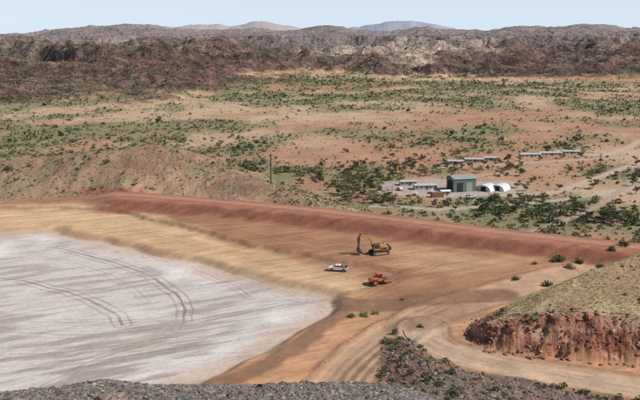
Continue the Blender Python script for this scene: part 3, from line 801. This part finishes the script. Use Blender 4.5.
def gable(name, px, py, L, Wd, Hh, rise, rot, mw, mr, nwin=0, door=True, open_front=False, dark=M_glass):
    x, y, z = G(px, py, -20); e = empty(name, (x, y, z-.1), radians(rot))
    w = Wd/2
    prism('walls', [(-w,0),(w,0),(w,Hh),(0,Hh+rise),(-w,Hh)], -L/2, L/2, mw, None, axis='X').parent = e
    for s in (-1, 1):
        prism('roof_slope', [(s*(w+.35), Hh-.35*rise/w+.02), (0, Hh+rise+.02), (0, Hh+rise+.16), (s*(w+.35), Hh-.35*rise/w+.16)], -L/2-.3, L/2+.3, mr, e, axis='X')
    rod('ridge_cap', (-L/2-.3, 0, Hh+rise+.16), (L/2+.3, 0, Hh+rise+.16), .1, mr, e)
    if nwin:
        for i in range(nwin):
            xx = -L/2+L*(i+.5)/nwin
            for s in (-1, 1):
                box('window', (xx, s*(w+.0), Hh*.58), (min(1.3, L/nwin*.5), .08, Hh*.3), dark, e)
                box('window_sill', (xx, s*(w+.03), Hh*.58-Hh*.17), (min(1.5, L/nwin*.6), .12, .07), mr, e)
    if door: box('door', (L/2*.12, -w-.01, 1.05), (.95, .09, 2.1), M_dk, e)
    if open_front:
        box('roller_door_shade_panel', (-L/2-.01, 0, Hh*.42), (.1, Wd*.6, Hh*.8), M_shade_panel, e)
        box('door_shade_panel', (-L*.22, -w-.01, Hh*.36), (L*.26, .1, Hh*.7), M_shade_panel, e)
        box('roller_door', (L*.2, -w-.02, Hh*.36), (L*.26, .1, Hh*.7), mr, e)
        for i in range(int(L/2)): box('wall_rib', (-L/2+1+i*2, -w-.03, Hh*.86), (.12, .06, Hh*.26), mw, e)
    return e
gable('green_shed', 461, 190, 12.5, 9.5, 6.8, 1.2, 14, M_green, M_greenr, 0, False, True)
gable('demountable_office', 425, 189, 12, 4.2, 2.4, .5, 6, M_wall, M_gal, 5)
gable('demountable_office', 408, 185, 9, 4, 2.3, .4, 4, M_wall, M_gal, 4)
gable('site_hut', 445, 195, 5, 3, 2.3, .3, 15, M_wall, M_white, 2)
for i, (px, py, L, rot) in enumerate(blocks):
    gable('accommodation_block', px, py, L, 4.2, 2.2, .5, rot, M_wall, M_gal, 5)
def dome(px, py, R_, L, rot):
    x, y, z = G(px, py, -20); e = empty('arched_fabric_shelter', (x, y, z-.1), radians(rot))
    n = 18; o = [(cos(pi*i/n)*R_, 1.1+sin(pi*i/n)*R_*.58) for i in range(n+1)]; inn = [(a*.97, 1.1+(b-1.1)*.96) for a, b in o][::-1]
    prism('fabric_cover', o+inn, -L/2, L/2, M_fab, e)
    for k in range(6):
        yy = -L/2+.05+k*(L-.1)/5
        rib = [(a*1.012, 1.1+(b-1.1)*1.012) for a, b in o]+[(a*1.001, 1.1+(b-1.1)*1.001) for a, b in o][::-1]
        prism('rib', rib, yy-.08, yy+.08, M_gal, e)
    for s in (-1, 1): box('container_base', (s*(R_-.3), 0, .55), (1.5, L, 1.1), M_white if s > 0 else M_wall, e, .03)
    end = [(a*.96, 1.1+(b-1.1)*.95) for a, b in o]
    prism('end_wall', end+[(-R_*.96, 0), (R_*.96, 0)], -L/2+.8, -L/2+.9, M_fab, e)
    box('end_shade_panel', (0, -L/2+.78, 1.2), (R_*.7, .1, 2.4), M_shade_panel, e)
    return e
dome(486, 190, 3.9, 9, -35); dome(500, 189.5, 3.6, 9, -35)
def container(px, py, rot, mat):
    x, y, z = G(px, py, -20); e = empty('shipping_container', (x, y, z-.03), radians(rot))
    box('body', (0, 0, 1.3), (6, 2.4, 2.5), mat, e, .03)
    for i in range(14): box('corrugation', (-2.75+i*.42, 0, 1.3), (.14, 2.48, 2.2), mat, e)
    for sx in (-1, 1):
        for sy in (-1, 1): box('corner_post', (sx*2.95, sy*1.17, 1.3), (.16, .16, 2.62), M_dk, e)
for a in [(437,197,10,M_cont2),(386,190,20,M_wall)]: container(*a)
for px, py, rot in [(400,190,100),(432,193,80),(471,198,15),(416,195,70)]:
    x, y, z = G(px, py, -20); pickup((x, y, z), radians(rot), 'parked_pickup', M_white, px % 2 == 0)

def pole(px, py, h, z0, r=.22):
    x, y, z = G(px, py, z0); e = empty('power_pole', (x, y, z-.2), radians(20))
    rod('post', (0,0,0), (0,0,h), r, M_wood, e); box('crossarm', (0, 0, h-.6), (2.6, .16, .18), M_wood, e)
    for s in (-1.1, -.4, .4, 1.1): rod('insulator', (s,0,h-.5), (s,0,h-.2), .07, M_gal, e)
    box('transformer', (.35, 0, h-1.9), (.5, .5, .9), M_steel, e, .05)
pole(271, 184, 12.5, 3, .28); pole(600, 166, 8, -20)
def stake(px, py, z0):
    x, y, z = G(px, py, z0); e = empty('survey_stake', (x, y, z)); rod('stick', (0,0,-.1), (0,0,1.1), .035, M_white, e); box('flag', (.15, 0, 1.0), (.25, .03, .18), M_or, e)
for p in [(320,316,0),(336,300,0),(372,306,0),(412,333,0),(510,285,0)]: stake(*p)
pl = smooth_pts(np.array([G(*q, 0)[:2] for q in [(403,331),(407,339),(413,345),(417,354),(425,360),(429,368),(434,376)]]), 2)
pz_ = height(pl[:, 0], pl[:, 1])
bm = bmesh.new(); tube(bm, [(a[0], a[1], c+.06) for a, c in zip(pl, pz_)], [.08]*len(pl), 8); me = bpy.data.meshes.new('poly_pipe'); bm.to_mesh(me); bm.free(); me.materials.append(M_dk)
link(bpy.data.objects.new('poly_pipe', me), None)

# ------------------------------------------------------------------ light + camera
el, saz = radians(44), radians(108)
w = bpy.data.worlds.new('World'); sc.world = w; w.use_nodes = True
nt = w.node_tree; sky = nt.nodes.new('ShaderNodeTexSky'); sky.sky_type = 'NISHITA'; sky.sun_disc = False
sky.sun_elevation = el; sky.sun_rotation = saz; sky.air_density = 1.0; sky.dust_density = 0.4; sky.ozone_density = 2.0; sky.altitude = 300
tc = nt.nodes.new('ShaderNodeTexCoord'); sx = nt.nodes.new('ShaderNodeSeparateXYZ'); nt.links.new(tc.outputs['Generated'], sx.inputs[0])
mr = nt.nodes.new('ShaderNodeMapRange'); mr.inputs['From Min'].default_value = 0.0; mr.inputs['From Max'].default_value = 0.22; mr.inputs['To Min'].default_value = .85; mr.inputs['To Max'].default_value = 0.0
nt.links.new(sx.outputs['Z'], mr.inputs['Value'])
mx = nt.nodes.new('ShaderNodeMix'); mx.data_type = 'RGBA'; nt.links.new(mr.outputs['Result'], mx.inputs[0]); nt.links.new(sky.outputs['Color'], mx.inputs[6]); mx.inputs[7].default_value = (6.3, 7.6, 9.2, 1)
nt.links.new(mx.outputs[2], nt.nodes['Background'].inputs['Color']); nt.nodes['Background'].inputs['Strength'].default_value = 0.11
sd_ = bpy.data.lights.new('sun', 'SUN'); sd_.energy = 4.5; sd_.angle = radians(.53); sd_.color = (1, .96, .90)
so = bpy.data.objects.new('sun', sd_); sc.collection.objects.link(so)
tosun = Vector((sin(saz)*cos(el), cos(saz)*cos(el), sin(el))); so.rotation_euler = tosun.to_track_quat('Z', 'Y').to_euler()
cam = bpy.data.cameras.new('camera'); co = bpy.data.objects.new('camera', cam); sc.collection.objects.link(co)
co.location = (0, 0, H); co.rotation_euler = (radians(90)-PITCH, 0, 0); cam.sensor_width = 36; cam.lens = F/640*36; cam.clip_start = .5; cam.clip_end = 40000
sc.camera = co
sc.view_settings.view_transform = 'Standard'; sc.view_settings.look = 'None'; sc.view_settings.exposure = 0
